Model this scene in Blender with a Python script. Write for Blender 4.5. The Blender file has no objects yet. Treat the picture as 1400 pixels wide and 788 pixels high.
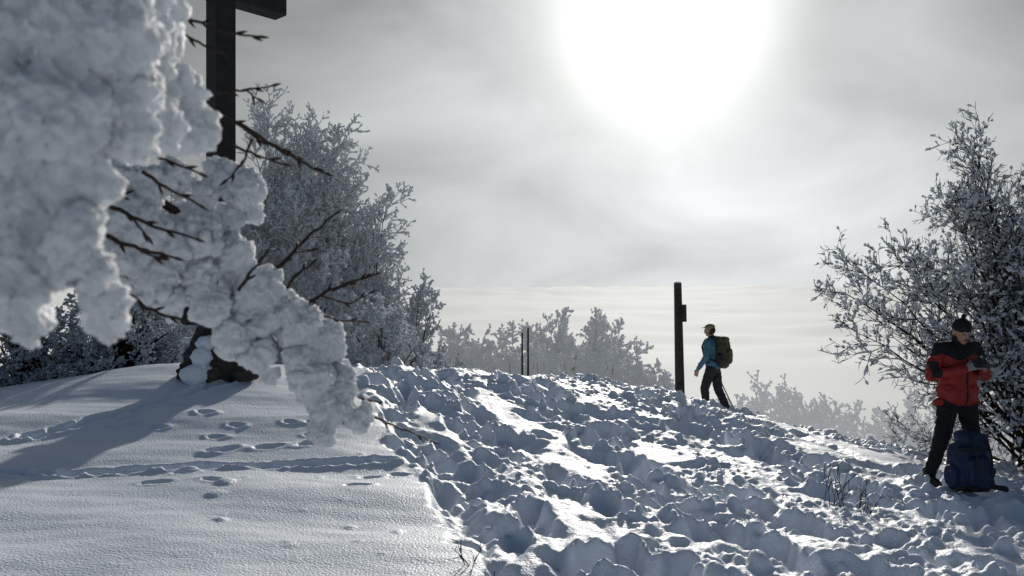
import bpy, math, random
import numpy as np
from mathutils import Vector, Matrix
random.seed(7); rng=np.random.default_rng(7)
S=bpy.context.scene
CAMZ=1.6; F=1078.0
def W(u,v,d): return Vector(((u-700)/F*d, d, CAMZ-(v-394)/F*d))
# ---------------------------------------------------------------- helpers
_perm=np.random.default_rng(3).permutation(256); _perm=np.concatenate([_perm,_perm,_perm])
_g=np.random.default_rng(4).normal(size=(256,3)); _g/=np.linalg.norm(_g,axis=1)[:,None]
def pn(x,y,z=0.0):
    x=np.asarray(x,float);y=np.asarray(y,float);z=np.zeros_like(x)+z
    xi=np.floor(x).astype(int);yi=np.floor(y).astype(int);zi=np.floor(z).astype(int)
    xf=x-xi;yf=y-yi;zf=z-zi;xi&=255;yi&=255;zi&=255
    f=lambda t:t*t*t*(t*(t*6-15)+10)
    u,v,w=f(xf),f(yf),f(zf);out=0
    for dx in(0,1):
        for dy in(0,1):
            for dz in(0,1):
                h=_perm[_perm[_perm[xi+dx]+yi+dy]+zi+dz];g=_g[h]
                n=g[...,0]*(xf-dx)+g[...,1]*(yf-dy)+g[...,2]*(zf-dz)
                out=out+n*(u if dx else 1-u)*(v if dy else 1-v)*(w if dz else 1-w)
    return out*1.5
def sst(a,b,x):
    t=np.clip((x-a)/(b-a),0,1);return t*t*(3-2*t)
def mesh_arrays(name,verts,faces,mats,midx=None,smooth=True):
    faces=np.asarray(faces);k=faces.shape[1]
    me=bpy.data.meshes.new(name)
    me.vertices.add(len(verts));me.vertices.foreach_set('co',np.asarray(verts,dtype=np.float32).ravel())
    me.loops.add(faces.size);me.loops.foreach_set('vertex_index',faces.astype(np.int32).ravel())
    me.polygons.add(len(faces));me.polygons.foreach_set('loop_start',np.arange(len(faces),dtype=np.int32)*k)
    me.polygons.foreach_set('loop_total',np.full(len(faces),k,dtype=np.int32))
    for m in mats:me.materials.append(m)
    if midx is not None:me.polygons.foreach_set('material_index',np.asarray(midx,dtype=np.int32))
    me.polygons.foreach_set('use_smooth',np.full(len(faces),smooth))
    me.update(calc_edges=True)
    ob=bpy.data.objects.new(name,me);S.collection.objects.link(ob);return ob
def tubes(p0,p1,r0,r1,k=4):
    n=len(p0);d=p1-p0;d/=np.linalg.norm(d,axis=1)[:,None]+1e-9
    ref=np.where(np.abs(d[:,2:3])>.9,np.array([[1.,0,0]]),np.array([[0,0,1.]]))
    a=np.cross(d,ref);a/=np.linalg.norm(a,axis=1)[:,None]+1e-9;b=np.cross(d,a)
    an=np.arange(k)/k*2*math.pi
    ring=a[:,None,:]*np.cos(an)[None,:,None]+b[:,None,:]*np.sin(an)[None,:,None]
    v=np.concatenate([p0[:,None]+ring*r0[:,None,None],p1[:,None]+ring*r1[:,None,None]],1).reshape(-1,3)
    base=(np.arange(n)*2*k)[:,None];i=np.arange(k);j=(i+1)%k
    f=np.stack([base+i,base+j,base+k+j,base+k+i],2).reshape(-1,4)
    return v,f
def parent(child,par):
    child.parent=par
def empty(name,loc=(0,0,0)):
    e=bpy.data.objects.new(name,None);e.location=loc;S.collection.objects.link(e);return e
# ---------------------------------------------------------------- materials
def mat(name,col,rough=.8,spec=.3,noise=0.0,nscale=20,bump=0.0,bscale=80,sss=0,sssr=.03,emit=None,col2=None,bdist=.01,metal=0,sheen=0):
    m=bpy.data.materials.new(name);m.use_nodes=True;nt=m.node_tree;b=nt.nodes['Principled BSDF']
    b.inputs['Base Color'].default_value=(*col,1);b.inputs['Roughness'].default_value=rough
    b.inputs['Specular IOR Level'].default_value=spec;b.inputs['Metallic'].default_value=metal
    tc=nt.nodes.new('ShaderNodeTexCoord')
    if col2 or noise:
        n=nt.nodes.new('ShaderNodeTexNoise');n.inputs['Scale'].default_value=nscale;n.inputs['Detail'].default_value=5
        nt.links.new(tc.outputs['Object'],n.inputs['Vector'])
        r=nt.nodes.new('ShaderNodeValToRGB');c2=col2 or tuple(c*(1-noise) for c in col)
        r.color_ramp.elements[0].position=.35;r.color_ramp.elements[1].position=.65
        r.color_ramp.elements[0].color=(*c2,1);r.color_ramp.elements[1].color=(*col,1)
        nt.links.new(n.outputs['Fac'],r.inputs['Fac']);nt.links.new(r.outputs['Color'],b.inputs['Base Color'])
    if bump:
        n=nt.nodes.new('ShaderNodeTexNoise');n.inputs['Scale'].default_value=bscale;n.inputs['Detail'].default_value=6
        nt.links.new(tc.outputs['Object'],n.inputs['Vector'])
        bp=nt.nodes.new('ShaderNodeBump');bp.inputs['Strength'].default_value=bump;bp.inputs['Distance'].default_value=bdist
        nt.links.new(n.outputs['Fac'],bp.inputs['Height']);nt.links.new(bp.outputs['Normal'],b.inputs['Normal'])
    if sss:
        b.inputs['Subsurface Weight'].default_value=sss;b.inputs['Subsurface Scale'].default_value=sssr
        b.inputs['Subsurface Radius'].default_value=(1,1,1)
    if emit:
        b.inputs['Emission Color'].default_value=(*emit,1);b.inputs['Emission Strength'].default_value=1
    if sheen: b.inputs['Sheen Weight'].default_value=sheen
    return m
def frostmat(name,col,transl=.45,haze_emit=None,hz=0):
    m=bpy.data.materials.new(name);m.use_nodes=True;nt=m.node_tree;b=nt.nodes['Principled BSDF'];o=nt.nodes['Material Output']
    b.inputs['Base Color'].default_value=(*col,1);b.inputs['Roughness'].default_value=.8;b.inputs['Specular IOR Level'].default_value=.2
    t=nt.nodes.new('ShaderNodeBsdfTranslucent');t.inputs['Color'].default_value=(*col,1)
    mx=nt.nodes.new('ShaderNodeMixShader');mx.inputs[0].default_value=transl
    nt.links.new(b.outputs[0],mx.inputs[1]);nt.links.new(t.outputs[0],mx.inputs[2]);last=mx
    if haze_emit:
        e=nt.nodes.new('ShaderNodeEmission');e.inputs['Color'].default_value=(*haze_emit,1)  # emission stands in for light scattered by fog in the air
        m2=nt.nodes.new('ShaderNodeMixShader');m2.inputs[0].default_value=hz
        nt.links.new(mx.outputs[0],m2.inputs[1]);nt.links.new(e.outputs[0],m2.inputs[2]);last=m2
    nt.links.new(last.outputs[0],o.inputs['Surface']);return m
M_snow=mat('snow',(.79,.84,.91),.5,.35,bump=.7,bscale=60,bdist=.014)
M_bsnow=mat('branch_snow',(.77,.80,.84),.7,.25,bump=1.0,bscale=260,bdist=.005,sss=.45,sssr=.016)
M_bark=mat('bark',(.03,.024,.019),.85,.2,noise=.5,nscale=30)
M_twig=mat('twig',(.035,.022,.015),.6,.3,noise=.4,nscale=60)
M_frost=frostmat('rime_frost',(.76,.79,.84),.34)
HAZE_GLOW=(.44,.45,.45)  # fog colour the tree materials below emit, in place of real fog
M_bark1=frostmat('bark_faint_haze_glow',(.035,.03,.027),0,HAZE_GLOW,.025)
M_frost1=frostmat('rime_frost_faint_haze_glow',(.74,.77,.81),.32,HAZE_GLOW,.025)
M_bark2=frostmat('bark_haze_glow',(.06,.06,.06),0,HAZE_GLOW,.17)  # bark base colour also paled, fog painted in
M_frost2=frostmat('rime_frost_haze_glow',(.74,.76,.80),.32,HAZE_GLOW,.17)
M_bark3=frostmat('bark_far_haze_glow',(.10,.10,.10),0,HAZE_GLOW,.45)  # paler bark and stronger painted-in fog glow for the far trees
M_frost3=frostmat('rime_frost_far_haze_glow',(.74,.76,.80),.34,HAZE_GLOW,.45)
M_wood=mat('dark_wood',(.018,.018,.02),.6,.3,noise=.5,nscale=12,bump=.5,bscale=40)
M_post=mat('weathered_wood',(.055,.05,.045),.8,.2,noise=.5,nscale=14,bump=.5,bscale=60)
M_stone=mat('stone',(.075,.07,.065),.9,.2,noise=.5,nscale=9,bump=.8,bscale=25)
# ---------------------------------------------------------------- terrain
SUN_AZ=math.atan2(205,1078); SUN_EL=math.radians(18.6)
crest=[(-500,600,8,),(-200,565,8.5),(0,535,9.2),(230,501,9.6),(400,503,10.3),(600,506,11.2),(700,514,12.2),(800,520,13.3),(900,543,14.8),(1000,568,15.6),(1100,592,15.0),(1200,612,13.5),(1300,627,12),(1400,637,11.5),(1700,690,10.5)]
cp=[]
for u,v,d in crest:
    p=W(u,v,d);cp.append((p.x,p.y,p.z))
    k=(d+4)/d;cp.append((p.x*k,p.y*k,p.z-1.1));k=(d+13)/d;cp.append((p.x*k,p.y*k,p.z-6.0))
for u,v,d in [(0,788,4.3),(300,788,4.35),(700,788,4.5),(1100,788,4.75),(1400,788,4.9),(0,640,6.4),(300,640,6.5),(700,640,7.1),(1000,640,8.2),(1000,700,6.4),(1310,662,8.3),(150,570,7.9),(450,560,8.2),(650,560,9.2),(968,563,15.2),(700,700,5.7),(1200,700,6.9)]:
    p=W(u,v,d);cp.append(tuple(p))
cp+=[(0,0,0.03),(-3,0,.1),(3,0,-.1),(0,-10,-.4),(-13,4,.2),(-12,-8,0),(12,-8,-1.),(13,4,-1.0),(0,-20,-3),(18,10,-3.5),(-16,12,-1)]
cp=np.array(cp)
def tps(r2): return 0.5*r2*np.log(r2+1e-9)
A=tps(((cp[:,None,:2]-cp[None,:,:2])**2).sum(2))+np.eye(len(cp))*.02
P=np.c_[np.ones(len(cp)),cp[:,:2]];n=len(cp)
K=np.zeros((n+3,n+3));K[:n,:n]=A;K[:n,n:]=P;K[n:,:n]=P.T
wt=np.linalg.solve(K,np.r_[cp[:,2],0,0,0])
def base_h(x,y):
    x=np.asarray(x,float);y=np.asarray(y,float)
    r=np.sqrt(x*x+y*y);s=np.minimum(1,40/(r+1e-6));xx=x*s;yy=y*s
    h=wt[n]+wt[n+1]*xx+wt[n+2]*yy
    for i in range(n): h=h+wt[i]*tps((xx-cp[i,0])**2+(yy-cp[i,1])**2)
    far=np.maximum(-6-(r-24)*.45,-110)
    t=sst(21,34,r);return h*(1-t)+far*t
HX0,HX1,HY0,HY1,HR=-9,11,2,18,.016
hx=np.arange(HX0,HX1,HR);hy=np.arange(HY0,HY1,HR)
HXg,HYg=np.meshgrid(hx,hy)
def bx(y): return np.interp(y,[2,4,4.6,7,9,11,13],[.15,-.15,-.26,-1.05,-1.75,-2.15,-2.3])
nz=pn(HXg*1.1,HYg*1.1,5)*.3+pn(HXg*3.5,HYg*3.5,8)*.22+pn(HXg*9,HYg*9,8)*.08
Mk=sst(-.08,.18,HXg-bx(HYg)+nz)
for (u,v,d,ra,rb) in [(770,600,8,.35,1.1),(1060,665,7.4,.7,.35),(1150,615,10,.9,.8),(600,600,8,.28,.9),(1240,640,9.5,.8,.4),(680,560,9.6,.28,.9),(900,620,8.4,.28,.6),(800,700,5.8,.25,.6),(980,740,5.4,.4,.3),(560,680,6.2,.15,.6),(1050,590,12,.5,.8),(720,760,4.8,.18,.4)]:
    c=W(u,v,d);q=((HXg-c.x+ (HYg-c.y)*.25)/ra)**2+((HYg-c.y)/rb)**2+nz*2
    Mk=Mk*(1-.82*np.exp(-q**2))
D=np.zeros_like(HXg);RM=np.zeros_like(HXg);CL=np.zeros_like(HXg)
D2=np.zeros_like(HXg);R2=np.zeros_like(HXg)
def stamp(cx,cy,R,fn):
    i0=int((cx-R-HX0)/HR);i1=int((cx+R-HX0)/HR)+1;j0=int((cy-R-HY0)/HR);j1=int((cy+R-HY0)/HR)+1
    i0=max(i0,0);j0=max(j0,0);i1=min(i1,D.shape[1]);j1=min(j1,D.shape[0])
    if i1<=i0 or j1<=j0:return
    fn(HXg[j0:j1,i0:i1]-cx,HYg[j0:j1,i0:i1]-cy,(slice(j0,j1),slice(i0,i1)))
NZ2=pn(HXg*7,HYg*7,2)+.7*pn(HXg*17,HYg*17,7)+.4*pn(HXg*31,HYg*31,7)
def foot(cx,cy,ang,dep,la=.19,lb=.1,DD=D,RR_=RM,rim=.3):
    ca,sa=math.cos(ang),math.sin(ang)
    def fn(x,y,sl):
        a=(x*ca+y*sa)/la;b=(-x*sa+y*ca)/lb;q=np.sqrt(a*a+b*b)*(1+.36*NZ2[sl])
        DD[sl]=np.minimum(DD[sl],-dep*np.exp(-q**6))
        RR_[sl]=np.maximum(RR_[sl],rim*dep*np.exp(-((q-1.45)/.38)**2)*(1+1.0*NZ2[sl]))
    stamp(cx,cy,max(la,lb)*2.4,fn)
R=random.Random(11)
trails=[]
for k in range(7):
    xt=-1.9+k*.75+R.uniform(-.3,.3);yt=11.5+max(0,xt+1)*.7
    xb=.3+k*1.15+R.uniform(-.4,.4);trails.append((xt,yt,xb,3.0+R.uniform(-.5,.5),R.uniform(-.6,.6)))
trails+=[(3.7,15.2,6,4,.6),(3.4,15.,3.,8,.3),(-1.5,10.6,5.5,8.6,.5),(-1.4,9.5,2.6,3.2,.5),(4.5,8,9,7.5,.2),(-1.2,8.2,6,6.4,.4),(-.5,7.5,.8,3.0,.1)]
GRV=np.zeros_like(HXg)
for ti,(xa,ya,xb,yb,bow) in enumerate(trails):
    L=math.hypot(xb-xa,yb-ya);ns=int(L/.5);gd=[.14,.06,.03][ti%3]*R.uniform(.8,1.3);gw=R.uniform(.02,.045)
    for s in range(ns*5):
        t=s/ns/5;x=xa+(xb-xa)*t+bow*math.sin(t*math.pi)+.12*math.sin(t*17+xa);y=ya+(yb-ya)*t
        def fn(xx,yy,sl): GRV[sl]=np.minimum(GRV[sl],-gd*np.exp(-((xx*xx+yy*yy)/gw*(1+.5*NZ2[sl]))**1.5))
        stamp(x,y,.55,fn)
        if s%5==0 and R.random()<.9:
            ang=math.atan2(yb-ya,xb-xa)+R.gauss(0,.35);sd=.13*(1 if (s//5)%2 else -1)
            foot(x+sd+R.gauss(0,.08),y+R.gauss(0,.12),ang,R.choice([.1,.15,.22,.28,.34])*R.uniform(.8,1.1),R.uniform(.14,.27),R.uniform(.08,.15))
for k in range(150):
    foot(R.uniform(-2,9),R.uniform(3,15),R.uniform(0,3.1),R.uniform(.05,.2),R.uniform(.1,.24),R.uniform(.07,.14))
def clod(cx,cy,r,hh):
    ex=R.uniform(.6,1.5)
    def fn(x,y,sl):
        q=(x*x*ex+y*y/ex)/(r*r)*(1+.7*NZ2[sl]);b=np.clip(1-q,0,1)**.5*hh
        CL[sl]=np.maximum(CL[sl],b)
    stamp(cx,cy,r*1.6,fn)
dn=pn(HXg*1.3,HYg*1.3,9)+.7*pn(HXg*4,HYg*4,19)
for k in range(54000):
    y=2.6+12.9*R.random()**1.1;x=R.uniform(-2.6,min(9,.75*y+1))
    i=int((x-HX0)/HR);j=int((y-HY0)/HR);m=Mk[j,i]
    if R.random()<.012+m*(.13+.8*dn[j,i]+ (.5 if RM[j,i]>.025 else 0)):
        r=min(.11,.016+R.expovariate(1/.012));clod(x,y,r,r*R.uniform(.45,1.1))
for k in range(60):
    c=W(R.uniform(0,620),R.uniform(560,780),1);dd=CAMZ/(CAMZ-c.z);x=c.x*dd;y=dd
    if 3<y<10: clod(x,y,R.uniform(.016,.026),R.uniform(.006,.014))
def track(pts,step,dep,la,lb,jit):
    for (a,b) in zip(pts[:-1],pts[1:]):
        L=(b-a).length;m=max(1,int(L/step))
        for s in range(m):
            p=a.lerp(b,s/m);ang=math.atan2(b.y-a.y,b.x-a.x)
            foot(p.x+R.gauss(0,jit),p.y+R.gauss(0,jit),ang+R.gauss(0,.1),dep*R.uniform(.5,1.3),la,lb,D2,R2,.6)
track([W(-100,645,6.2),W(150,640,6.4),W(340,630,6.6),W(430,628,6.7),W(540,636,6.9)],.10,.055,.12,.05,.012)
track([W(300,624,6.9),W(420,615,7.2),W(500,612,7.4)],.3,.045,.12,.05,.03)
track([W(40,590,7.3),W(160,566,7.9),W(260,540,8.6),W(350,520,9.3)],.12,.055,.13,.06,.015)
track([W(190,572,7.8),W(280,560,8.0),W(330,575,7.9)],.35,.03,.09,.05,.08)
for (u0,v0,d0) in [(210,566,7.9),(320,590,7.6),(420,590,7.7),(480,650,6.3),(210,650,6.2),(140,575,7.6)]:
    for k in range(3):
        c=W(u0,v0,d0);foot(c.x+R.gauss(0,.25),c.y+R.gauss(0,.15),R.uniform(-.4,.6),.03,.08,.035,D2,R2,.5)
def blur(a,k):
    for _ in range(k):
        a=(np.roll(a,1,0)+2*a+np.roll(a,-1,0))/4;a=(np.roll(a,1,1)+2*a+np.roll(a,-1,1))/4
    return a
rg=pn(HXg*1.4,HYg*1.4,1)*.07+pn(HXg*5,HYg*5,31)*.028+pn(HXg*13,HYg*13,3)*.017+pn(HXg*24,HYg*24,4)*.010+np.abs(pn(HXg*33,HYg*33,5))*.007
tramp=blur(D+GRV*np.exp(D/.2)+RM*np.exp(D/.03),2)+rg
H=tramp*Mk+CL*np.maximum(Mk,.35)
sm=1-Mk
H+=sm*(pn(HXg*.7,HYg*1.6,6)*.05+pn(HXg*3,HYg*7,7)*.006)+blur((D2+R2*np.exp(D2/.02))*sm,1)
def hmap(x,y):
    x=np.asarray(x,float);y=np.asarray(y,float)
    fx=np.clip((x-HX0)/HR,0,H.shape[1]-1.001);fy=np.clip((y-HY0)/HR,0,H.shape[0]-1.001)
    i=fx.astype(int);j=fy.astype(int);a=fx-i;b=fy-j
    v=H[j,i]*(1-a)*(1-b)+H[j,i+1]*a*(1-b)+H[j+1,i]*(1-a)*b+H[j+1,i+1]*a*b
    e=sst(HX0,HX0+1,x)*sst(HX1,HX1-1,x)*sst(HY0,HY0+.6,y)*sst(HY1,HY1-1,y)
    return v*e
def GZ(x,y): return float(base_h(np.array([x]),np.array([y]))[0]+hmap(np.array([x]),np.array([y]))[0])
def GB(x,y): return float(base_h(np.array([x]),np.array([y]))[0])
def axis(a,b,st,lo,hi,gr=1.0):
    m=[a];s=st
    while m[-1]<b: m.append(m[-1]+s);s*=gr
    v=m[-1];r=[]
    while v<hi: s=s*1.14;v+=s;r.append(v)
    s=st;v=a-st;l=[]
    while v>lo: l.append(v);s=s*1.14;v-=s
    l.append(lo);return np.array(l[::-1]+m+r)
ax=axis(-6.8,9.2,.019,-6000,6000);ay=axis(3.3,16.2,.015,-6000,6000,1.0012)
GX,GY=np.meshgrid(ax,ay)
Z=base_h(GX,GY)+hmap(GX,GY)
nx,ny=len(ax),len(ay)
idx=np.arange(nx*ny).reshape(ny,nx)
fc=np.stack([idx[:-1,:-1],idx[:-1,1:],idx[1:,1:],idx[1:,:-1]],2).reshape(-1,4)
snow_ground=mesh_arrays('snow_ground',np.stack([GX,GY,Z],2).reshape(-1,3),fc,[M_snow])
# ---------------------------------------------------------------- cloud sea
M_cloud=frostmat('cloud_vapour_haze_glow',(.84,.85,.85),.0,(.74,.745,.72),.55)  # cloud surface glows: fog brightness put into the material as emission
rr=np.geomspace(90,60000,190);th=np.linspace(0,2*math.pi,721)[:-1]
RR,TT=np.meshgrid(rr,th);X=RR*np.sin(TT);Y=RR*np.cos(TT)
zc=-62+pn(X/160,Y/160,1)*8+pn(X/420,Y/420,2)*14+sst(300,2000,RR)*pn(X/900,Y/900,3)*18
zc+=sst(2500,8000,RR)*(np.abs(pn(X/1600,Y/1600,4))*75+np.abs(pn(X/600,Y/600,4))*55+np.abs(pn(X/250,Y/250,4))*20+10)
id2=np.arange(RR.size).reshape(RR.shape)
fc=np.stack([id2[:,:-1],id2[:,1:],np.roll(id2,-1,0)[:,1:],np.roll(id2,-1,0)[:,:-1]],2).reshape(-1,4)[:,::-1]
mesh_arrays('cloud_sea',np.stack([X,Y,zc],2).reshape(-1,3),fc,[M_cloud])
# ---------------------------------------------------------------- trees
UP=Vector((0,0,1))
def rv(r): return Vector((r.gauss(0,1),r.gauss(0,1),r.gauss(0,1)))
def grow(seg,p,d,L,r,lv,mx,R,pr):
    ns=max(2,int(L/pr['sl'][min(lv,len(pr['sl'])-1)]));st=L/ns;r_=r
    for i in range(ns):
        d=(d+rv(R)*pr['jit']+UP*pr['up']*(1 if lv<2 else pr.get('up2',.3))).normalized()
        q=p+d*st;r2=r*(1-.75*(i+1)/ns)
        seg.append((p.x,p.y,p.z,q.x,q.y,q.z,r_,r2,lv));p=q;r_=r2
        if lv<mx and (i+1)/ns>pr['st']:
            c=pr['kids'][lv]/ns/(1-pr['st']);c=int(c)+(R.random()<c-int(c))
            for k in range(c):
                pe=rv(R);pe=(pe-d*pe.dot(d)).normalized();an=math.radians(R.uniform(*pr['ang']))
                cd=d*math.cos(an)+pe*math.sin(an)
                grow(seg,p.copy(),cd,L*pr['rat']*R.uniform(.6,1.15)*(1-.35*i/ns),max(r2*.75,.003),lv+1,mx,R,pr)
def crown(seed,H_,Rx,leaders=40,det=1.0,frost=(1.,.012,.026),low=.1,h0=.3,up=.05,rb=.06,mx=3,jit=.16,kid=(5,4),thin=1.0,up_bias=1.0,sub=.2):
    """beech-like crown: many curved leaders ending on an uneven dome, each carrying fans of twigs"""
    R=random.Random(seed);seg=[];ph=[R.uniform(0,6.28) for _ in range(5)]
    pr=dict(sl=[1,.16*det,.13*det,.10*det],jit=jit,up=up,up2=.4,st=.1,kids=[0,kid[0],kid[1],0],ang=(25,60),rat=.55)
    for k in range(leaders):
        az=k*2.39996+R.uniform(-.3,.3);el=math.asin(min(1,(R.random()**up_bias)*(1-low)+low))
        lump=1+.10*math.sin(az*2+ph[0])+.08*math.sin(az*5+ph[1]+el*3)
        k_=R.uniform(.62,.92)*lump
        E=Vector((math.cos(az)*math.cos(el)*Rx*k_,math.sin(az)*math.cos(el)*Rx*.9*k_,H_*(.06+.92*math.sin(el)*k_)))
        s0=R.uniform(0,h0)*E.z;A0=Vector((R.uniform(-.1,.1),R.uniform(-.1,.1),s0));C=Vector((E.x*.35,E.y*.35,(s0+E.z)*.55))
        L=(E-A0).length;ns=max(4,int(L/(.28*det)));p=A0;rr_=rb*(.5+.5*R.random())*(L/H_+.3)
        for i in range(ns):
            t=(i+1)/ns;q=A0*(1-t)**2+C*2*t*(1-t)+E*t*t+rv(R)*.03*L/ns*2
            r0_=rr_*(1-.85*i/ns);r1_=rr_*(1-.85*t);seg.append((*p,*q,r0_,r1_,0));d=(q-p).normalized();p=q
            if t>.25:
                nk=2 if t<.98 else 3
                for j in range(nk):
                    if R.random()>thin: continue
                    pe=rv(R);pe=(pe-d*pe.dot(d)).normalized();an=math.radians(R.uniform(15,60));cd=d*math.cos(an)+pe*math.sin(an)
                    grow(seg,p.copy(),cd,H_*sub*R.uniform(.5,1.1)*(1-.35*t),max(r1_*.6,.006),1,mx,R,pr)
    s=np.array(seg);p0=s[:,:3].copy();p1=s[:,3:6].copy()
    zs=H_/np.percentile(p1[:,2],99.6);p0[:,2]*=zs;p1[:,2]*=zs
    p1[:,2]=np.maximum(p1[:,2],.02);p0[:,2]=np.maximum(p0[:,2],-.1)
    v,f=tubes(p0,p1,np.maximum(s[:,6],.0035*max(1,det*.8)),np.maximum(s[:,7],.0025*max(1,det*.8)),4)
    mi=np.zeros(len(f),int);rg_=np.random.default_rng(seed)
    keep=(rg_.random(len(s))<frost[0])&(s[:,8]>=1);a0,a1=p0[keep],p1[keep];m=len(a0)
    rr0=rg_.uniform(frost[1],frost[2],m);off=np.zeros((m,3));off[:,2]=np.maximum(s[keep,6],.004)*.8+rr0*.35
    mid=(a0+a1)/2+off+rg_.normal(0,.007,(m,3));rm=rg_.uniform(frost[1],frost[2]*1.4,m)
    v1,f1=tubes(a0+off,mid,rr0*.5,rm,4);v2,f2=tubes(mid,a1+off,rm,rr0*.3,4)
    V=np.concatenate([v,v1,v2]);Fc=np.concatenate([f,f1+len(v),f2+len(v)+len(v1)])
    return V,Fc,np.r_[mi,np.ones(len(f1)+len(f2),int)]
def tree(name,u,v_top,d,Rpx,seed,mats,sink=.1,**k):
    x=(u-700)/F*d;z=GB(x,d)-sink;Ht=CAMZ-(v_top-394)/F*d-z
    V,Fc,mi=crown(seed,Ht,Rpx/F*d,**k)
    ob=mesh_arrays(name,V,Fc,mats,mi);ob.location=(x,d,z);return ob
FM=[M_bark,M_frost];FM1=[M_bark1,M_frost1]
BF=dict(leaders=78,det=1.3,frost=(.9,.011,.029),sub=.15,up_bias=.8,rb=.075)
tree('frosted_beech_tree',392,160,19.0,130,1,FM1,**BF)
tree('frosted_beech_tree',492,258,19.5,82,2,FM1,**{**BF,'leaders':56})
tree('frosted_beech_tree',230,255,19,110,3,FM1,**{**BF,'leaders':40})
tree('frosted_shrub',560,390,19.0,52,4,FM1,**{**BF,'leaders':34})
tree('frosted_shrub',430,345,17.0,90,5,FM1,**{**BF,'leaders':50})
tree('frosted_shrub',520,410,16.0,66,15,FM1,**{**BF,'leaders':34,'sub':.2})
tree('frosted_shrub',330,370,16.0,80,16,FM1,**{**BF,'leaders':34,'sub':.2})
tree('frosted_shrub',40,392,11.2,120,6,FM,leaders=38,frost=(.7,.006,.016),sub=.28)
tree('frosted_shrub',170,405,11.0,95,7,FM,leaders=34,frost=(.7,.006,.016),sub=.28)
tree('frosted_shrub',-140,385,10.8,130,8,FM,leaders=26,sub=.28)
tree('bare_beech_bush',1425,158,10.2,285,21,FM,leaders=66,frost=(.26,.006,.022),low=.12,h0=.12,kid=(6,4),jit=.12,up=.07,sub=.18,rb=.045,thin=.8,up_bias=.75)
tree('bare_beech_bush',1400,450,10.5,205,22,FM,leaders=22,frost=(.15,.006,.018),low=.1,h0=.1,kid=(5,3),jit=.12,sub=.26,rb=.022,thin=.8)
def mass(name,items,mats,**k):
    Vs=[];Fs=[];Ms=[];o=0
    for j,(u,vt,d,rp) in enumerate(items):
        x=(u-700)/F*d;z=GB(x,d)-.2;Ht=CAMZ-(vt-394)/F*d-z
        V,Fc,mi=crown(100+j*3+len(items),Ht,rp/F*d,**k)
        Vs.append(V+np.array([x,d,z]));Fs.append(Fc+o);Ms.append(mi);o+=len(V)
    return mesh_arrays(name,np.concatenate(Vs),np.concatenate(Fs),mats,np.concatenate(Ms))
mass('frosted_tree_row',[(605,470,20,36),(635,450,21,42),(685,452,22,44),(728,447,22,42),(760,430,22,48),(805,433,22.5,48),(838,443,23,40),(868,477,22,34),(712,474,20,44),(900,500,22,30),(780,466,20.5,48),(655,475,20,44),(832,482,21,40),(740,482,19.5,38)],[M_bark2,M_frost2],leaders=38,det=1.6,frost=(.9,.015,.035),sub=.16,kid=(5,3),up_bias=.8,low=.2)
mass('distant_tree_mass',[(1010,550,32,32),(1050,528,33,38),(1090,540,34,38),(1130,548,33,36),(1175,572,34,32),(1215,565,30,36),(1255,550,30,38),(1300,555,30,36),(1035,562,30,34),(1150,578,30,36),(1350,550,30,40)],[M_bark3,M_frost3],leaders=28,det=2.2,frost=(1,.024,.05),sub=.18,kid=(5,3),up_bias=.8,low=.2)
# ---------------------------------------------------------------- blob builder
def ico(n=2):
    import bmesh
    bm=bmesh.new();bmesh.ops.create_icosphere(bm,subdivisions=n,radius=1)
    v=np.array([p.co[:] for p in bm.verts]);f=np.array([[q.index for q in t.verts] for t in bm.faces]);bm.free();return v,f
IV3,IF3=ico(3)
def cap_mesh(a,b,ra,rb,k=14):
    a=np.array(a,float);b=np.array(b,float);d=b-a;L=np.linalg.norm(d);d=d/(L+1e-9)
    ref=np.array([1.,0,0]) if abs(d[2])>.9 else np.array([0,0,1.]);s=np.cross(d,ref);s/=np.linalg.norm(s);t=np.cross(d,s)
    rows=[]
    for ph in np.linspace(-math.pi/2,0,5): rows.append((a+d*math.sin(ph)*ra,max(math.cos(ph)*ra,1e-5)))
    for ph in np.linspace(0,math.pi/2,5): rows.append((b+d*math.sin(ph)*rb,max(math.cos(ph)*rb,1e-5)))
    V=[];an=np.arange(k)/k*2*math.pi
    for c,r in rows: V.append(c+s*np.cos(an)[:,None]*r+t*np.sin(an)[:,None]*r)
    V=np.concatenate(V);Fc=[]
    for i in range(len(rows)-1):
        for j in range(k):
            j2=(j+1)%k;Fc+=[[i*k+j,i*k+j2,(i+1)*k+j2],[i*k+j,(i+1)*k+j2,(i+1)*k+j]]
    return V,np.array(Fc)
def sup(v,e): return np.sign(v)*np.abs(v)**e
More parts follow.
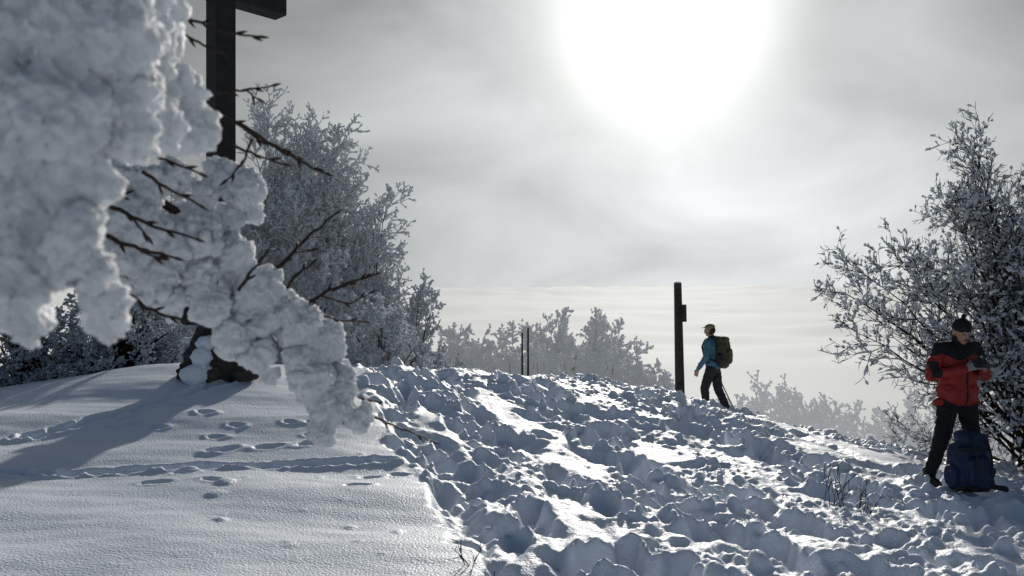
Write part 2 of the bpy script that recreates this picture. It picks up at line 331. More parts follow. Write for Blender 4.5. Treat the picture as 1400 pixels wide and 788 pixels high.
def build(name,prims,mats,voxel,smooth=2,disp=None,override=None):
    """prims: ('c',tag,a,b,ra,rb) tapered limb | ('e',tag,c,(rx,ry,rz),rot(euler),boxy)"""
    Vs=[];Fs=[];o=0
    for p in prims:
        if p[0]=='c': v,f=cap_mesh(*p[2:6])
        else:
            v=sup(IV3,p[5] if len(p)>5 else 1)*np.array(p[3]);
            if len(p)>4 and p[4]: v=v@np.array(Matrix.Rotation(p[4][2],3,'Z')@Matrix.Rotation(p[4][1],3,'Y')@Matrix.Rotation(p[4][0],3,'X')).T
            v=v+np.array(p[2]);f=IF3
        Vs.append(v);Fs.append(f+o);o+=len(v)
    ob=mesh_arrays('tmp',np.concatenate(Vs),np.concatenate(Fs),[])
    m=ob.modifiers.new('r','REMESH');m.mode='VOXEL';m.voxel_size=voxel
    if smooth: m=ob.modifiers.new('s','SMOOTH');m.iterations=smooth;m.factor=.5
    dg=bpy.context.evaluated_depsgraph_get();dg.update();me=bpy.data.meshes.new_from_object(ob.evaluated_get(dg))
    bpy.data.objects.remove(ob)
    N=len(me.vertices);co=np.empty(N*3,np.float32);me.vertices.foreach_get('co',co);co=co.reshape(-1,3).astype(float)
    if disp:
        no=np.empty(N*3,np.float32);me.vertices.foreach_get('normal',no);no=no.reshape(-1,3)
        co=co+no*disp(co)[:,None];me.vertices.foreach_set('co',co.astype(np.float32).ravel())
    if len(mats)>1:
        np_=len(me.polygons);c=np.empty(np_*3,np.float32);me.polygons.foreach_get('center',c);c=c.reshape(-1,3).astype(float)
        best=np.full(np_,9.);tag=np.zeros(np_,int)
        for p in prims:
            if p[0]=='c':
                a=np.array(p[2]);b=np.array(p[3]);ab=b-a;t=np.clip(((c-a)@ab)/(ab@ab+1e-9),0,1)
                dd=np.linalg.norm(c-(a+t[:,None]*ab),axis=1)-(p[4]+(p[5]-p[4])*t)
            else:
                q=c-np.array(p[2])
                if len(p)>4 and p[4]: q=q@np.array(Matrix.Rotation(p[4][2],3,'Z')@Matrix.Rotation(p[4][1],3,'Y')@Matrix.Rotation(p[4][0],3,'X'))
                e=2/(p[5] if len(p)>5 else 1);k=(np.abs(q/np.array(p[3]))**e).sum(1)**(1/e);dd=(k-1)*min(p[3])
            b_=dd<best;best[b_]=dd[b_];tag[b_]=p[1]
        if override: tag=override(c,tag)
        me.polygons.foreach_set('material_index',tag.astype(np.int32))
    for m in mats: me.materials.append(m)
    me.polygons.foreach_set('use_smooth',np.ones(len(me.polygons),bool));me.name=name
    ob=bpy.data.objects.new(name,me);S.collection.objects.link(ob);return ob
# ---------------------------------------------------------------- foreground snow-laden branch
up=[(30,40,95),(120,40,85),(185,45,58),(210,95,40),(222,60,26),(50,150,90),(140,140,72),(200,170,46),(252,165,36),(230,125,36),(272,180,22),(170,195,40),(30,240,75),(95,235,55),(55,300,52),(20,340,45),(95,320,42),(120,365,38),(138,405,30),(146,435,25),(150,455,15),(25,400,36),(30,435,30),(38,465,18),(75,350,34),(-60,100,110),(-60,250,90),(-50,380,70),(-40,0,110),(60,-60,90),(150,-40,80)]
br=[(170,250,26),(205,262,30),(240,240,22),(185,310,36),(165,350,30),(228,335,40),(210,380,30),(232,410,20),(238,428,12),(155,385,16),(300,235,24),(328,255,30),(343,285,16),(283,262,20),(315,300,18),(270,322,30),(312,350,34),(275,380,28),(290,415,26),(325,455,26),(352,488,22),(366,515,13),(345,390,36),(380,420,34),(350,440,24),(405,445,30),(437,468,34),(425,515,32),(448,552,34),(470,530,26),(487,570,20),(438,585,22),(445,600,11),(500,572,10),(412,490,24),(258,290,20)]
def snowlump(name,lst,dfun,vox,seed):
    R=random.Random(seed);pr=[]
    for (u,v,r) in lst:
        d=dfun(u,v)+R.uniform(-.4,.4)*r/F;c=W(u,v,d);rr=r/F*d
        pr.append(('e',0,tuple(c),(rr*R.uniform(.85,1.02),rr*.95,rr*R.uniform(.85,1.02))))
        for k in range(5):
            w=rv(R).normalized()*rr*R.uniform(.6,.85);q=rr*R.uniform(.25,.5)
            pr.append(('e',0,tuple(c+w),(q,q,q)))
        for k in range(12):
            w=rv(R).normalized()*rr*R.uniform(.88,1.1);q=rr*R.uniform(.04,.11)
            pr.append(('e',0,tuple(c+w),(q,q,q)))
    def disp(co):
        c=co
        wx=pn(c[:,0]*30,c[:,1]*30,c[:,2]*30+9)*.4
        cr_=pn(c[:,0]*130,c[:,1]*130,c[:,2]*130);cr_=np.sign(cr_)*np.abs(cr_)**.6
        return pn(c[:,0]*14,c[:,1]*14,c[:,2]*14)*.013+pn(c[:,0]*36+wx,c[:,1]*36+wx,c[:,2]*36)*.008+pn(c[:,0]*75+wx,c[:,1]*75,c[:,2]*75)*.0062+cr_*.0038+np.abs(pn(c[:,0]*210,c[:,1]*210,c[:,2]*210))*.006+pn(c[:,0]*370,c[:,1]*370,c[:,2]*370)*.0024
    return build(name,pr,[M_bsnow],vox,3,disp)
tr=empty('snow_laden_beech_branch',(0,0,0))
dl=lambda u,v:.56+max(0,(u-120))*.0012
o=snowlump('snow_cap',up,dl,.0028,1);parent(o,tr)
db=lambda u,v:1.02+(u-200)*.0007
o=snowlump('snow_load',br,db,.0028,2);parent(o,tr)
tw=[]
def pl(pts,r0,r1,d=None):
    P_=[W(u,v,(d if d else db(u,v))) for u,v in pts];tw.append((P_,r0,r1))
pl([(-300,60),(-60,130),(120,215),(210,270),(300,335),(380,415),(430,480),(470,555),(490,575)],.009,.003)
pl([(-300,-80),(-100,-60),(60,-40),(150,40),(215,110)],.010,.004,.72)
pl([(120,215),(100,330),(150,440)],.006,.003,.8)
pl([(210,270),(260,250),(315,258)],.004,.002);pl([(300,335),(290,400),(325,460)],.004,.002)
pl([(236,12),(262,28),(290,40),(322,46),(352,50)],.0022,.0012,.95);pl([(240,42),(265,55),(292,68)],.0022,.0012,.95)
pl([(290,128),(318,124),(340,122),(370,118)],.002,.0011,1.05);pl([(335,122),(350,134)],.0014,.001,1.05)
pl([(250,140),(300,158),(345,180),(385,205),(415,222),(442,236)],.0034,.0014,.98);pl([(322,168),(360,196),(400,214)],.002,.0012,1.0);pl([(318,200),(350,212),(385,224)],.002,.0011,1.0);pl([(345,190),(330,225),(312,245)],.002,.0011,1.0)
pl([(145,278),(180,297),(215,312),(265,326)],.003,.0013,.9);pl([(180,297),(200,322)],.0016,.001,.9);pl([(135,319),(175,335),(205,345),(236,352)],.003,.0014,.9);pl([(192,344),(215,352)],.0016,.001,.9)
pl([(195,235),(225,255),(270,279)],.0026,.0013,.92);pl([(205,210),(235,222),(270,236)],.002,.0012,.9);pl([(145,265),(168,266)],.0026,.0018,.9)
pl([(370,378),(395,352),(420,325),(457,294)],.0036,.0016);pl([(400,346),(425,342)],.0014,.001)
pl([(400,420),(430,410),(465,392),(512,376)],.0036,.0016);pl([(440,405),(480,415),(505,402)],.0018,.001);pl([(430,425),(460,438),(495,440)],.002,.001);pl([(326,398),(340,375),(360,352)],.0026,.0014,.99)
pl([(388,400),(405,375),(425,362)],.0026,.0014);pl([(455,398),(485,385),(500,380)],.0018,.001)
pl([(168,400),(195,418),(225,432),(258,441)],.003,.0014,.95)
pl([(495,547),(522,550),(500,546)],.0016,.001);pl([(505,568),(535,580),(565,592),(592,604)],.0022,.0010)
pl([(305,310),(315,275),(322,240)],.0026,.0014);pl([(265,354),(292,355)],.002,.001)
RT=random.Random(5);p0=[];p1=[];r0=[];r1=[]
for P_,ra,rb in tw:
    pts=[];
    for a,b in zip(P_[:-1],P_[1:]):
        for s in range(4):
            q=a.lerp(b,s/4);pts.append(q+(rv(RT)*ra*.4 if s else Vector((0,0,0))))
    pts.append(P_[-1]);m=len(pts)-1
    for i in range(m):
        p0.append(pts[i][:]);p1.append(pts[i+1][:]);r0.append(ra+(rb-ra)*i/m);r1.append(ra+(rb-ra)*(i+1)/m)
    if ra<.004:
        side=1
        for i in list(range(3,m,3))+[m]:
            d=(pts[min(i,m)]-pts[max(i-1,0)]).normalized();pe=Vector((d.z,0,-d.x))*side;side=-side
            bd=(d+pe*(.45 if i<m else 0)).normalized();q=pts[i];L=.015
            for (t0,t1,a,b) in [(0,.3,.0010,.0021),(.3,.65,.0021,.0017),(.65,1,.0017,.0002)]:
                p0.append((q+bd*L*t0)[:]);p1.append((q+bd*L*t1)[:]);r0.append(a);r1.append(b)
v,f=tubes(np.array(p0),np.array(p1),np.array(r0),np.array(r1),7)
o=mesh_arrays('twigs',v,f,[M_twig]);parent(o,tr)
pts=[(-1.25,.95,GB(-1.25,.95)-.2),(-1.2,.95,.8),(-1.12,.93,1.5),(-1.1,.9,2.2),(-1.0,.9,3.0)]
a=np.array(pts);v,f=tubes(a[:-1],a[1:],np.array([.08,.07,.06,.045]),np.array([.07,.06,.045,.02]),12)
o=mesh_arrays('stem',v,f,[M_bark]);parent(o,tr)
a0=np.array([[-1.14,.93,1.6],[-1.1,.9,2.2]]);a1=np.array([W(-295,60,1.0)[:],W(-295,-80,.72)[:]])
v,f=tubes(a0,a1,np.array([.03,.03]),np.array([.010,.010]),8);o=mesh_arrays('limb',v,f,[M_bark]);parent(o,tr)
# ---------------------------------------------------------------- box helper
def box(name,c,s,m,rot=0,bev=.01,par=None,taper=0):
    import bmesh
    bm=bmesh.new();bmesh.ops.create_cube(bm,size=1)
    for q in bm.verts:
        k=1-taper*(q.co.z+.5);q.co=Vector((q.co.x*s[0]*k,q.co.y*s[1]*k,q.co.z*s[2]))
    if bev: bmesh.ops.bevel(bm,geom=bm.edges[:],offset=bev,segments=2,affect='EDGES',profile=.6)
    me=bpy.data.meshes.new(name);bm.to_mesh(me);bm.free();me.materials.append(m)
    ob=bpy.data.objects.new(name,me);ob.location=c;ob.rotation_euler=(0,0,rot);S.collection.objects.link(ob)
    if par:ob.parent=par
    return ob
# ---------------------------------------------------------------- cross
cx=(302-700)/F*9.3;cz=GB(cx,9.3)
cr=empty('summit_cross',(cx,9.3,cz));cr.rotation_euler=(0,0,math.radians(48))
hgt=5.9-cz
box('post',(0,0,hgt/2),(.25,.25,hgt),M_wood,bev=.015,par=cr)
box('crossbeam',(0,-.004,4.98-cz+.14),(1.6,.262,.27),M_wood,bev=.015,par=cr)
prs=[];RS=random.Random(9)
for k in range(44):
    a=RS.uniform(0,6.28);z=RS.uniform(0,.66);rad=.46*(1-z/.95)*RS.uniform(.75,1);r=RS.uniform(.07,.12)*(1-z*.4)
    prs.append(('e',0,(math.cos(a)*rad,math.sin(a)*rad,z),(r*RS.uniform(.9,1.4),r*RS.uniform(.9,1.4),r*.7),(RS.uniform(-.3,.3),RS.uniform(-.3,.3),RS.uniform(0,3)),.45))
prs.append(('e',0,(0,0,.2),(.36,.36,.5)))
for (x,y,z,a,b,c) in [(-.04,-.34,.38,.13,.08,.09),(-.06,-.44,.24,.12,.08,.11),(-.08,-.5,.05,.2,.10,.12),(.0,-.05,.72,.16,.16,.05),(.25,-.2,.42,.12,.1,.03),(-.33,0,.4,.14,.12,.04)]:
    ca,sa=math.cos(-math.radians(48)),math.sin(-math.radians(48));prs.append(('e',1,(x*ca-y*sa,x*sa+y*ca,z),(a,b,c)))
o=build('stone_base',prs,[M_stone,M_snow],.014,1,lambda c:pn(c[:,0]*14,c[:,1]*14,c[:,2]*14)*.02+pn(c[:,0]*30,c[:,1]*30,c[:,2]*30)*.008);parent(o,cr)
ln=build('lantern',[('e',0,(0,0,.1),(.08,.08,.13),None,.45),('e',1,(0,0,.27),(.11,.11,.07)),('c',0,(0,0,.2),(0,0,.26),.09,.03)],[M_wood,M_snow],.01,1)
ca,sa=math.cos(-math.radians(48)),math.sin(-math.radians(48));ln.location=(-.27*ca+.26*sa,-.27*sa-.26*ca,.62);parent(ln,cr)
# ---------------------------------------------------------------- marker post
pd=14.6;px=(930-700)/F*pd;pz=GB(px,pd)-.15
mp=empty('wooden_marker_post',(px,pd,pz));top=CAMZ+(394-387)/F*pd-pz
box('post',(0,0,top/2),(.15,.14,top),M_post,bev=.012,par=mp,taper=.22)
box('signboard',(.085,-.02,top-.56),(.08,.17,.32),M_post,bev=.012,par=mp)
box('snow_cap',(0,0,top+.012),(.10,.10,.03),M_snow,bev=.01,par=mp)
mp.rotation_euler=(0,math.radians(-1.2),math.radians(8))
for u,vt,vb in [(714,455,495),(722,448,490)]:
    d=17.5;x=(u-700)/F*d;z=GB(x,d)-.1;t=CAMZ-(vt-394)/F*d-z
    o=box('wooden_stake',(x,d,z+t/2),(.055,.055,t),M_post,bev=.006,taper=.3)
# ---------------------------------------------------------------- weeds
def weeds(name,u,v,d,nst,hh,seed,sp=.12):
    R=random.Random(seed);seg=[];c=W(u,v,d)
    pw=dict(sl=[.06,.04,.03],jit=.12,up=.02,up2=.2,st=.3,kids=[3,2],ang=(20,40),rat=.4)
    for s in range(nst):
        grow(seg,Vector((R.uniform(-sp,sp),R.uniform(-sp,sp),-.05)),Vector((R.uniform(-.6,.6),R.uniform(-.4,.4),1)).normalized(),hh*R.uniform(.6,1),.004,0,1,R,pw)
    s=np.array(seg);v_,f_=tubes(s[:,:3],s[:,3:6],np.maximum(s[:,6],.0028),np.maximum(s[:,7],.002),5)
    o=mesh_arrays(name,v_,f_,[M_twig]);o.location=(c.x,c.y,GZ(c.x,c.y));return o
weeds('dead_weed_stalks',1145,698,6.75,8,.45,1)
weeds('dead_weed_stalks',1180,700,6.7,5,.38,2)
weeds('dead_weed_stalks',640,790,4.6,3,.24,3,.03)
weeds('dead_weed_stalks',690,790,4.5,3,.10,4,.06)
# ---------------------------------------------------------------- people
M_skin=mat('skin',(.42,.24,.17),.5,.4,sss=.15,sssr=.01)
M_red=mat('red_jacket',(.30,.022,.018),.6,.3,noise=.2,nscale=15,bump=.3,bscale=25)
M_black=mat('black_cloth',(.012,.012,.015),.75,.25,bump=.3,bscale=30)
M_trou=mat('black_trousers',(.014,.014,.018),.8,.2,bump=.3,bscale=25)
M_boot=mat('boots',(.03,.022,.018),.6,.3)
M_glove=mat('grey_gloves',(.24,.24,.24),.8,.2)
M_hair=mat('brown_hair',(.04,.025,.015),.6,.3)
M_blue=mat('blue_jacket',(.07,.18,.26),.6,.3,noise=.2,nscale=12,bump=.3,bscale=25)
M_khaki=mat('khaki_cap',(.24,.20,.12),.8,.2)
M_olive=mat('olive_backpack',(.07,.07,.035),.7,.3,noise=.4,nscale=14,bump=.4,bscale=40)
M_navy=mat('navy_backpack',(.012,.026,.075),.65,.35,noise=.3,nscale=12,bump=.4,bscale=40)
M_strap=mat('strap',(.01,.01,.012),.6,.4)
M_eye=mat('eye',(.02,.015,.01),.2,.5)
M_grt=mat('grey_trousers',(.03,.03,.033),.8,.2,bump=.3,bscale=25)
def hand(prims,tag,wr,dirv,side,palmn,curl,wid=.021):
    """five-finger hand: dirv forward, side = thumb side, palmn = direction fingers curl toward"""
    d=Vector(dirv).normalized();s=Vector(side);s=(s-d*s.dot(d)).normalized();n_=Vector(palmn);n_=(n_-d*n_.dot(d)-s*n_.dot(s)).normalized()
    w=Vector(wr);
    for k in range(4):
        prims.append(('c',tag,tuple(w+s*(.027-.018*k)*.5),tuple(w+d*.085+s*(.03-.02*k)),.019,.0125))
    for k,L in enumerate([.070,.078,.073,.058]):
        b=w+d*.088+s*(.033-.022*k);dd=d
        for j,q in enumerate([.45,.32,.23]):
            dd=(dd*math.cos(curl)+n_*math.sin(curl)) if j==0 else (dd*math.cos(curl)+((n_-dd*n_.dot(dd)).normalized() if (n_-dd*n_.dot(dd)).length>.01 else -d)*math.sin(curl))
            e=b+dd*L*q*1.15;prims.append(('c',tag,tuple(b),tuple(e),.0098-.0008*j,.0092-.0008*j));b=e
    b=w+d*.03+s*.03;e=b+(d*.6+s*.6+n_*.45).normalized()*.042;prims.append(('c',tag,tuple(b),tuple(e),.013,.0115))
    prims.append(('c',tag,tuple(e),tuple(e+(d*.8+n_*.7).normalized()*.032),.011,.0095))
def head(prims,c,tag_skin,tag_eye,tag_hair,pitch=0,tag_lip=None):
    """head facing -Y around centre c; pitch tilts face down"""
    Rm=Matrix.Rotation(pitch,3,'X');c=Vector(c)
    def T(x,y,z): return tuple(c+Rm@Vector((x,y,z)))
    e=(pitch,0,0)
    prims.append(('e',tag_skin,T(0,.01,.015),(.076,.095,.10),e));prims.append(('e',tag_skin,T(0,-.03,-.055),(.056,.062,.062),e))
    prims.append(('e',tag_skin,T(0,-.055,-.09),(.03,.03,.024),e))
    prims.append(('c',tag_skin,T(0,-.088,.01),T(0,-.112,-.03),.008,.013))
    prims.append(('c',tag_skin,T(-.035,-.088,.022),T(.035,-.088,.022),.012,.012))
    for s in(-1,1):
        prims.append(('e',tag_eye,T(s*.031,-.090,.004),(.013,.009,.008),e));prims.append(('e',tag_skin,T(s*.078,.01,-.005),(.012,.02,.032),e))
        prims.append(('e',tag_hair,T(s*.05,.035,-.03),(.032,.05,.05),e))
    prims.append(('e',tag_eye if tag_lip is None else tag_lip,T(0,-.094,-.055),(.024,.008,.006),e))
    return T,e
def wr(co):
    return pn(co[:,0]*14,co[:,1]*14,co[:,2]*22)*.012+np.abs(pn(co[:,0]*30,co[:,1]*30,co[:,2]*30))*.006
# --- photographer: tags 0 red 1 black 2 trousers 3 boots 4 gloves 5 skin 6 hair 7 eye
pr=[('e',2,(0,0,.90),(.17,.125,.13)),('e',0,(0,0,.97),(.205,.155,.16),None,.8),('e',0,(0,0,1.14),(.195,.15,.2),None,.9),('e',0,(0,.0,1.31),(.215,.15,.19),None,.9),
('c',0,(-.2,.01,.86),(.2,.01,.86),.06,.06),
('c',1,(-.17,.0,1.43),(.17,.0,1.43),.075,.075),('c',1,(0,0,1.42),(0,-.03,1.53),.085,.072),
('c',0,(-.20,0,1.42),(-.30,.0,1.15),.078,.066),('c',0,(-.30,.0,1.15),(-.11,-.25,1.235),.062,.044),
('c',0,(.20,0,1.42),(.31,.0,1.14),.078,.066),('c',0,(.31,.0,1.14),(.11,-.25,1.23),.062,.044),
('c',2,(-.095,0,.90),(-.20,-.03,.5),.108,.078),('c',2,(-.20,-.03,.5),(-.30,.02,.12),.076,.058),
('c',2,(.09,0,.90),(.15,-.03,.5),.108,.078),('c',2,(.15,-.03,.5),(.19,.04,.12),.076,.058),
('c',3,(-.30,.04,.14),(-.30,.04,.06),.06,.058),('c',3,(-.30,.03,.05),(-.34,-.15,.045),.052,.046),
('c',3,(.19,.06,.14),(.19,.06,.06),.06,.058),('c',3,(.19,.05,.05),(.22,-.13,.045),.052,.046)]
hand(pr,4,(-.105,-.262,1.24),(.55,-.55,.35),(0,.2,1),(.8,.3,0),.75)
hand(pr,4,(.105,-.262,1.235),(-.55,-.55,.35),(0,.2,1),(-.8,.3,0),.75)
T,e=head(pr,(0,-.06,1.605),5,7,6,pitch=.32)
pr.append(('e',1,T(0,.015,.062),(.09,.107,.082),e));pr.append(('c',1,T(0,.02,.14),T(0,.02,.17),.02,.025))
pr.append(('e',1,T(0,.012,.035),(.093,.108,.03),e))
def ov(c,t):
    sl=(t==0)&(c[:,2]>1.345+.03*np.sin(c[:,0]*20));t[sl]=1
    st=(t==0)&(np.abs(np.abs(c[:,0])-.30)<.035)&(c[:,2]>1.13)&(c[:,2]<1.3);t[st]=1
    zp=(t==0)&(np.abs(c[:,0])<.012)&(c[:,1]<0)&(c[:,2]<1.34);t[zp]=1
    hm=(t==0)&(c[:,2]<.835);t[hm]=1
    return t
d=8.3;x=(1309-700)/F*d;y=d
pg=empty('photographer',(x,y,CAMZ-(662-394)/F*8.3));pg.rotation_euler=(0,0,math.radians(8))
o=build('body',pr,[M_red,M_black,M_trou,M_boot,M_glove,M_skin,M_hair,M_eye],.0075,2,lambda c:wr(c)*(sst(0.,.05,c[:,2]))*(c[:,2]<1.5)*(c[:,1]>-.24),ov);parent(o,pg)
cam_=build('camera',[('e',0,(0,-.325,1.30),(.066,.03,.043),None,.35),('e',0,(0,-.32,1.343),(.024,.024,.016),None,.5),('c',0,(0,-.34,1.298),(0,-.40,1.298),.034,.034),('c',1,(0,-.425,1.298),(0,-.437,1.298),.02,.02)],[M_strap,M_eye],.004,1);parent(cam_,pg)
pl0=[(-.066,-.325,1.33),(-.10,-.2,1.40),(-.08,-.10,1.49),(0,.05,1.50),(.08,-.10,1.49),(.10,-.2,1.40),(.066,-.325,1.33)]
a=np.array(pl0);v,f=tubes(a[:-1],a[1:],np.full(6,.006),np.full(6,.006),6);o=mesh_arrays('camera_strap',v,f,[M_strap]);parent(o,pg)
# --- hiker
pr=[('e',2,(0,0,.92),(.165,.125,.13)),('e',0,(0,0,.99),(.185,.14,.15),None,.85),('e',0,(0,-.01,1.15),(.18,.14,.2),None,.9),('e',0,(0,-.02,1.32),(.205,.14,.18),None,.9),
('c',0,(-.16,-.02,1.43),(.16,-.02,1.43),.07,.07),('c',5,(0,-.02,1.44),(0,-.05,1.56),.06,.056),('c',0,(0,-.02,1.44),(0,-.03,1.49),.08,.07),
('c',0,(.20,-.02,1.42),(.26,-.04,1.13),.072,.06),('c',0,(.26,-.04,1.13),(.25,-.20,.90),.058,.042),
('c',0,(-.20,-.02,1.42),(-.27,.10,1.15),.072,.06),('c',0,(-.27,.10,1.15),(-.28,.0,.93),.058,.042),
('c',2,(.09,0,.91),(.11,-.13,.51),.108,.084),('c',2,(.11,-.13,.51),(.11,-.09,.15),.082,.068),
('c',2,(-.09,0,.91),(-.11,.06,.48),.108,.084),('c',2,(-.11,.06,.48),(-.11,.24,.12),.082,.068),
('c',3,(.11,-.08,.15),(.11,-.08,.06),.058,.055),('c',3,(.11,-.09,.045),(.12,-.26,.04),.05,.043),
('c',3,(-.11,.25,.12),(-.11,.27,.03),.058,.053),('c',3,(-.11,.26,.0),(-.12,.09,-.03),.05,.043)]
hand(pr,5,(.25,-.21,.89),(0,-.35,-1),(0,-1,0),(-1,0,0),.35)
hand(pr,5,(-.28,-.01,.93),(0,-1,-.3),(0,-.3,1),(1,0,0),.85)
T,e=head(pr,(0,-.07,1.635),5,7,6,pitch=.12)
pr.append(('e',1,T(0,.012,.065),(.085,.103,.062),e));pr.append(('e',1,T(0,-.10,.062),(.062,.065,.009),e));pr.append(('e',6,T(0,.06,.0),(.07,.055,.07),e))
d=15.3;x=(975-700)/F*d
hk=empty('hiker',(x,d,0));hk.rotation_euler=(0,0,math.radians(-126))
hk.location.z=GB(x-.1,d)-.06
o=build('body',pr,[M_blue,M_khaki,M_grt,M_boot,M_glove,M_skin,M_hair,M_eye],.0075,2,lambda c:wr(c)*(c[:,2]>.1)*(c[:,2]<1.5)*(np.abs(c[:,0])<.3)*(c[:,1]>-.19));parent(o,hk)
o=build('backpack',[('e',0,(0,.20,1.22),(.155,.11,.26),(-.06,0,0),.6),('e',0,(0,.19,1.46),(.15,.115,.07),(-.1,0,0),.7),('e',0,(0,.31,1.15),(.11,.06,.15),None,.6),('e',1,(-.15,.2,1.1),(.04,.07,.11),None,.7),('e',1,(.15,.2,1.1),(.04,.07,.11),None,.7),('c',1,(0,.1,.98),(0,.28,.98),.03,.03),
('e',0,(0,.22,.97),(.15,.07,.05),None,.6)],[M_olive,M_strap],.009,1,lambda c:wr(c));parent(o,hk)
segs=[]
for s in(-1,1):
    q=[(s*.09,.1,1.5),(s*.10,0,1.515),(s*.11,-.12,1.45),(s*.12,-.175,1.32),(s*.15,-.13,1.17),(s*.17,.03,1.08),(s*.14,.12,1.04)];segs+=list(zip(q[:-1],q[1:]))
a=np.array([s[0] for s in segs]);b=np.array([s[1] for s in segs]);v,f=tubes(a,b,np.full(len(a),.02),np.full(len(a),.02),6);o=mesh_arrays('straps',v,f,[M_strap]);parent(o,hk)
a=np.array([[-.25,-.09,.98],[-.25,-.085,.90]]);b=np.array([[-.25,-.085,.86],[-.25,.44,-.12]])
v,f=tubes(a,b,np.array([.018,.013]),np.array([.014,.011]),8);o=mesh_arrays('trekking_pole',v,f,[M_strap]);parent(o,hk)
# --- backpack on snow
d=7.75;x=(1325-700)/F*d
bp=empty('navy_backpack',(x,d,CAMZ-(668-394)/F*d-.02));bp.rotation_euler=(math.radians(-4),math.radians(3),math.radians(12))
o=build('pack',[('e',0,(0,0,.26),(.20,.13,.26),(0,.03,0),.6),('e',0,(.01,-.01,.50),(.155,.12,.075),(.1,.08,0),.7),('e',0,(0,-.13,.2),(.13,.06,.15),None,.6),('e',0,(.2,-.01,.14),(.05,.08,.11),None,.7),('e',0,(-.2,-.01,.14),(.05,.08,.11),None,.7),('c',1,(-.06,.02,.57),(.06,.02,.57),.012,.012),('c',1,(.17,-.06,.05),(.30,-.12,.03),.02,.03),('e',1,(0,0,.035),(.18,.12,.04),None,.6)],[M_navy,M_strap],.008,1,lambda c:pn(c[:,0]*12,c[:,1]*12,c[:,2]*12)*.018);parent(o,bp)
segs=[]
for s in(-1,1):
    q=[(s*.07,-.10,.55),(s*.08,-.145,.5),(s*.085,-.19,.36),(s*.085,-.20,.28),(s*.10,-.175,.1)];segs+=list(zip(q[:-1],q[1:]))
q=[(-.2,-.08,.42),(-.08,-.165,.43),(.08,-.165,.42),(.2,-.08,.41)];segs+=list(zip(q[:-1],q[1:]))
a=np.array([s[0] for s in segs]);b=np.array([s[1] for s in segs]);v,f=tubes(a,b,np.full(len(a),.010),np.full(len(a),.010),5);o=mesh_arrays('compression_straps',v,f,[M_strap]);parent(o,bp)
# ---------------------------------------------------------------- light
SD=Vector((math.sin(SUN_AZ)*math.cos(SUN_EL),math.cos(SUN_AZ)*math.cos(SUN_EL),math.sin(SUN_EL)))
sl=bpy.data.lights.new('sun','SUN');sl.energy=3.5;sl.angle=math.radians(1.3);sl.color=(1,.95,.88)
so=bpy.data.objects.new('sun',sl);S.collection.objects.link(so);so.rotation_euler=(-SD).to_track_quat('-Z','Y').to_euler()
w=bpy.data.worlds.new('World');S.world=w;w.use_nodes=True;nt=w.node_tree;nt.nodes.clear()
def N(t,**k):
    q=nt.nodes.new(t)
    for a_,b_ in k.items():setattr(q,a_,b_)
    return q
def mth(op,a_,b_=None,clamp=False):
    q=N('ShaderNodeMath',operation=op);q.use_clamp=clamp
    for i,z in enumerate((a_,b_)):
        if z is None:continue
        if isinstance(z,(int,float)):q.inputs[i].default_value=z
        else:nt.links.new(z,q.inputs[i])
    return q.outputs[0]
tc=N('ShaderNodeTexCoord');nm=N('ShaderNodeVectorMath',operation='NORMALIZE');nt.links.new(tc.outputs['Generated'],nm.inputs[0])
dt=N('ShaderNodeVectorMath',operation='DOT_PRODUCT');nt.links.new(nm.outputs[0],dt.inputs[0]);dt.inputs[1].default_value=SD
ct=mth('MINIMUM',mth('MAXIMUM',dt.outputs['Value'],-1.),1.)
th=mth('MULTIPLY',mth('ARCCOSINE',ct),57.2958)
sx=N('ShaderNodeSeparateXYZ');nt.links.new(nm.outputs[0],sx.inputs[0])
el=mth('MULTIPLY',mth('ARCSINE',sx.outputs['Z']),57.2958)
mp_=N('ShaderNodeMapping');mp_.inputs['Scale'].default_value=(1,1,1.9);mp_.inputs['Rotation'].default_value=(0,.45,0);nt.links.new(nm.outputs[0],mp_.inputs[0])
n1=N('ShaderNodeTexNoise');n1.inputs['Scale'].default_value=3.4;n1.inputs['Detail'].default_value=6;n1.inputs['Roughness'].default_value=.48;n1.inputs['Distortion'].default_value=.5;nt.links.new(mp_.outputs[0],n1.inputs['Vector'])
cl=mth('ADD',mth('MULTIPLY',mth('SUBTRACT',n1.outputs['Fac'],.5),1.5),1.0)
jit=mth('MULTIPLY',mth('SUBTRACT',n1.outputs['Fac'],.5),8.0)
th2=mth('MAXIMUM',mth('ADD',th,jit),0.)
core=mth('MULTIPLY',mth('EXPONENT',mth('MULTIPLY',mth('POWER',mth('DIVIDE',th2,5.4),2),-1)),.95)
halo=mth('MULTIPLY',mth('EXPONENT',mth('MULTIPLY',mth('POWER',mth('DIVIDE',th2,9.5),2),-1)),.24)
wide=mth('MULTIPLY',mth('EXPONENT',mth('DIVIDE',th,-22.)),.80)
hor=mth('MULTIPLY',mth('MULTIPLY',mth('EXPONENT',mth('MULTIPLY',mth('POWER',mth('DIVIDE',el,10.),2),-1)),.38),mth('EXPONENT',mth('DIVIDE',th,-60.)))
fog=mth('MULTIPLY',mth('ADD',mth('ADD',wide,hor),.055),cl)
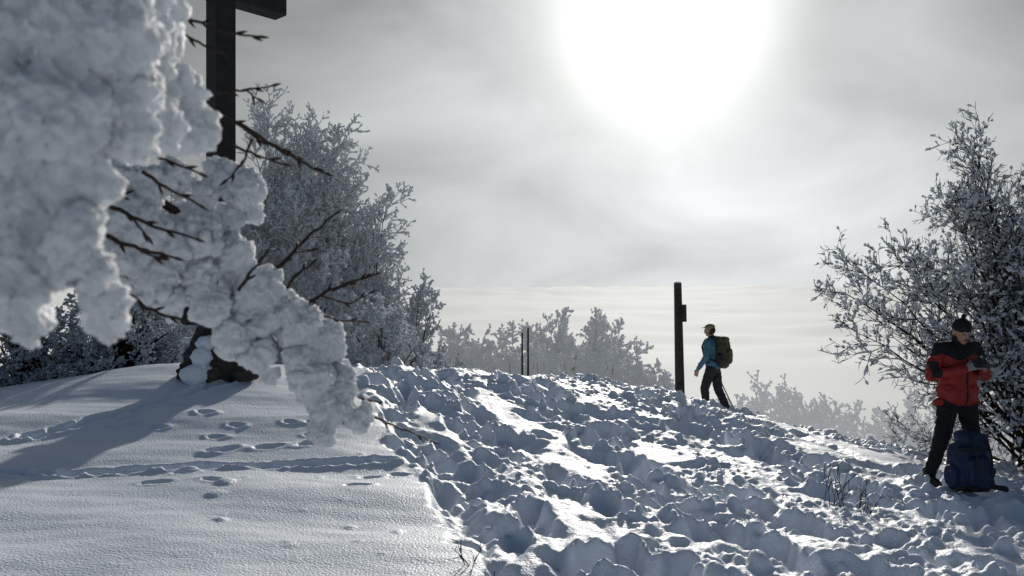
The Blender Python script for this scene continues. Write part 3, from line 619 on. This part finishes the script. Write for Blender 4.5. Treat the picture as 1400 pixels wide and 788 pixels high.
def vcol(val,col):
    q=N('ShaderNodeVectorMath',operation='SCALE');q.inputs[0].default_value=col;nt.links.new(val,q.inputs['Scale']);return q.outputs[0]
a1=vcol(mth('ADD',core,halo),(1,.985,.93));a2=vcol(mth('ADD',fog,.0),(.975,1.0,.995));a3=(.020,.026,.034)
ad=N('ShaderNodeVectorMath',operation='ADD');nt.links.new(a1,ad.inputs[0]);nt.links.new(a2,ad.inputs[1])
ad2=N('ShaderNodeVectorMath',operation='ADD');nt.links.new(ad.outputs[0],ad2.inputs[0]);ad2.inputs[1].default_value=a3
sky=N('ShaderNodeTexSky',sky_type='NISHITA');sky.sun_disc=False;sky.sun_elevation=SUN_EL;sky.sun_rotation=SUN_AZ;sky.altitude=900
b1=N('ShaderNodeBackground');nt.links.new(sky.outputs[0],b1.inputs['Color']);b1.inputs['Strength'].default_value=.05
b2=N('ShaderNodeBackground');nt.links.new(ad2.outputs[0],b2.inputs['Color']);b2.inputs['Strength'].default_value=1.0
mr=N('ShaderNodeMapRange',interpolation_type='SMOOTHSTEP');nt.links.new(th,mr.inputs['Value'])
mr.inputs['From Min'].default_value=40;mr.inputs['From Max'].default_value=75;mr.inputs['To Min'].default_value=0;mr.inputs['To Max'].default_value=1
asd=N('ShaderNodeMixShader');nt.links.new(mr.outputs['Result'],asd.inputs[0]);nt.links.new(b2.outputs[0],asd.inputs[1]);nt.links.new(b1.outputs[0],asd.inputs[2])
ow=N('ShaderNodeOutputWorld');nt.links.new(asd.outputs[0],ow.inputs['Surface'])
# ---------------------------------------------------------------- camera
cd=bpy.data.cameras.new('camera_view');cd.sensor_width=36;cd.lens=F/1400*36;cd.clip_start=.05;cd.clip_end=100000
cd.dof.use_dof=True;cd.dof.focus_distance=7;cd.dof.aperture_fstop=8
co=bpy.data.objects.new('camera_view',cd);S.collection.objects.link(co);co.location=(0,0,CAMZ);co.rotation_euler=(math.radians(90),0,0)
S.camera=co
S.view_settings.view_transform='Standard';S.view_settings.look='None';S.view_settings.exposure=0
print('faces',sum(len(o.data.polygons) for o in bpy.data.objects if o.type=='MESH'))
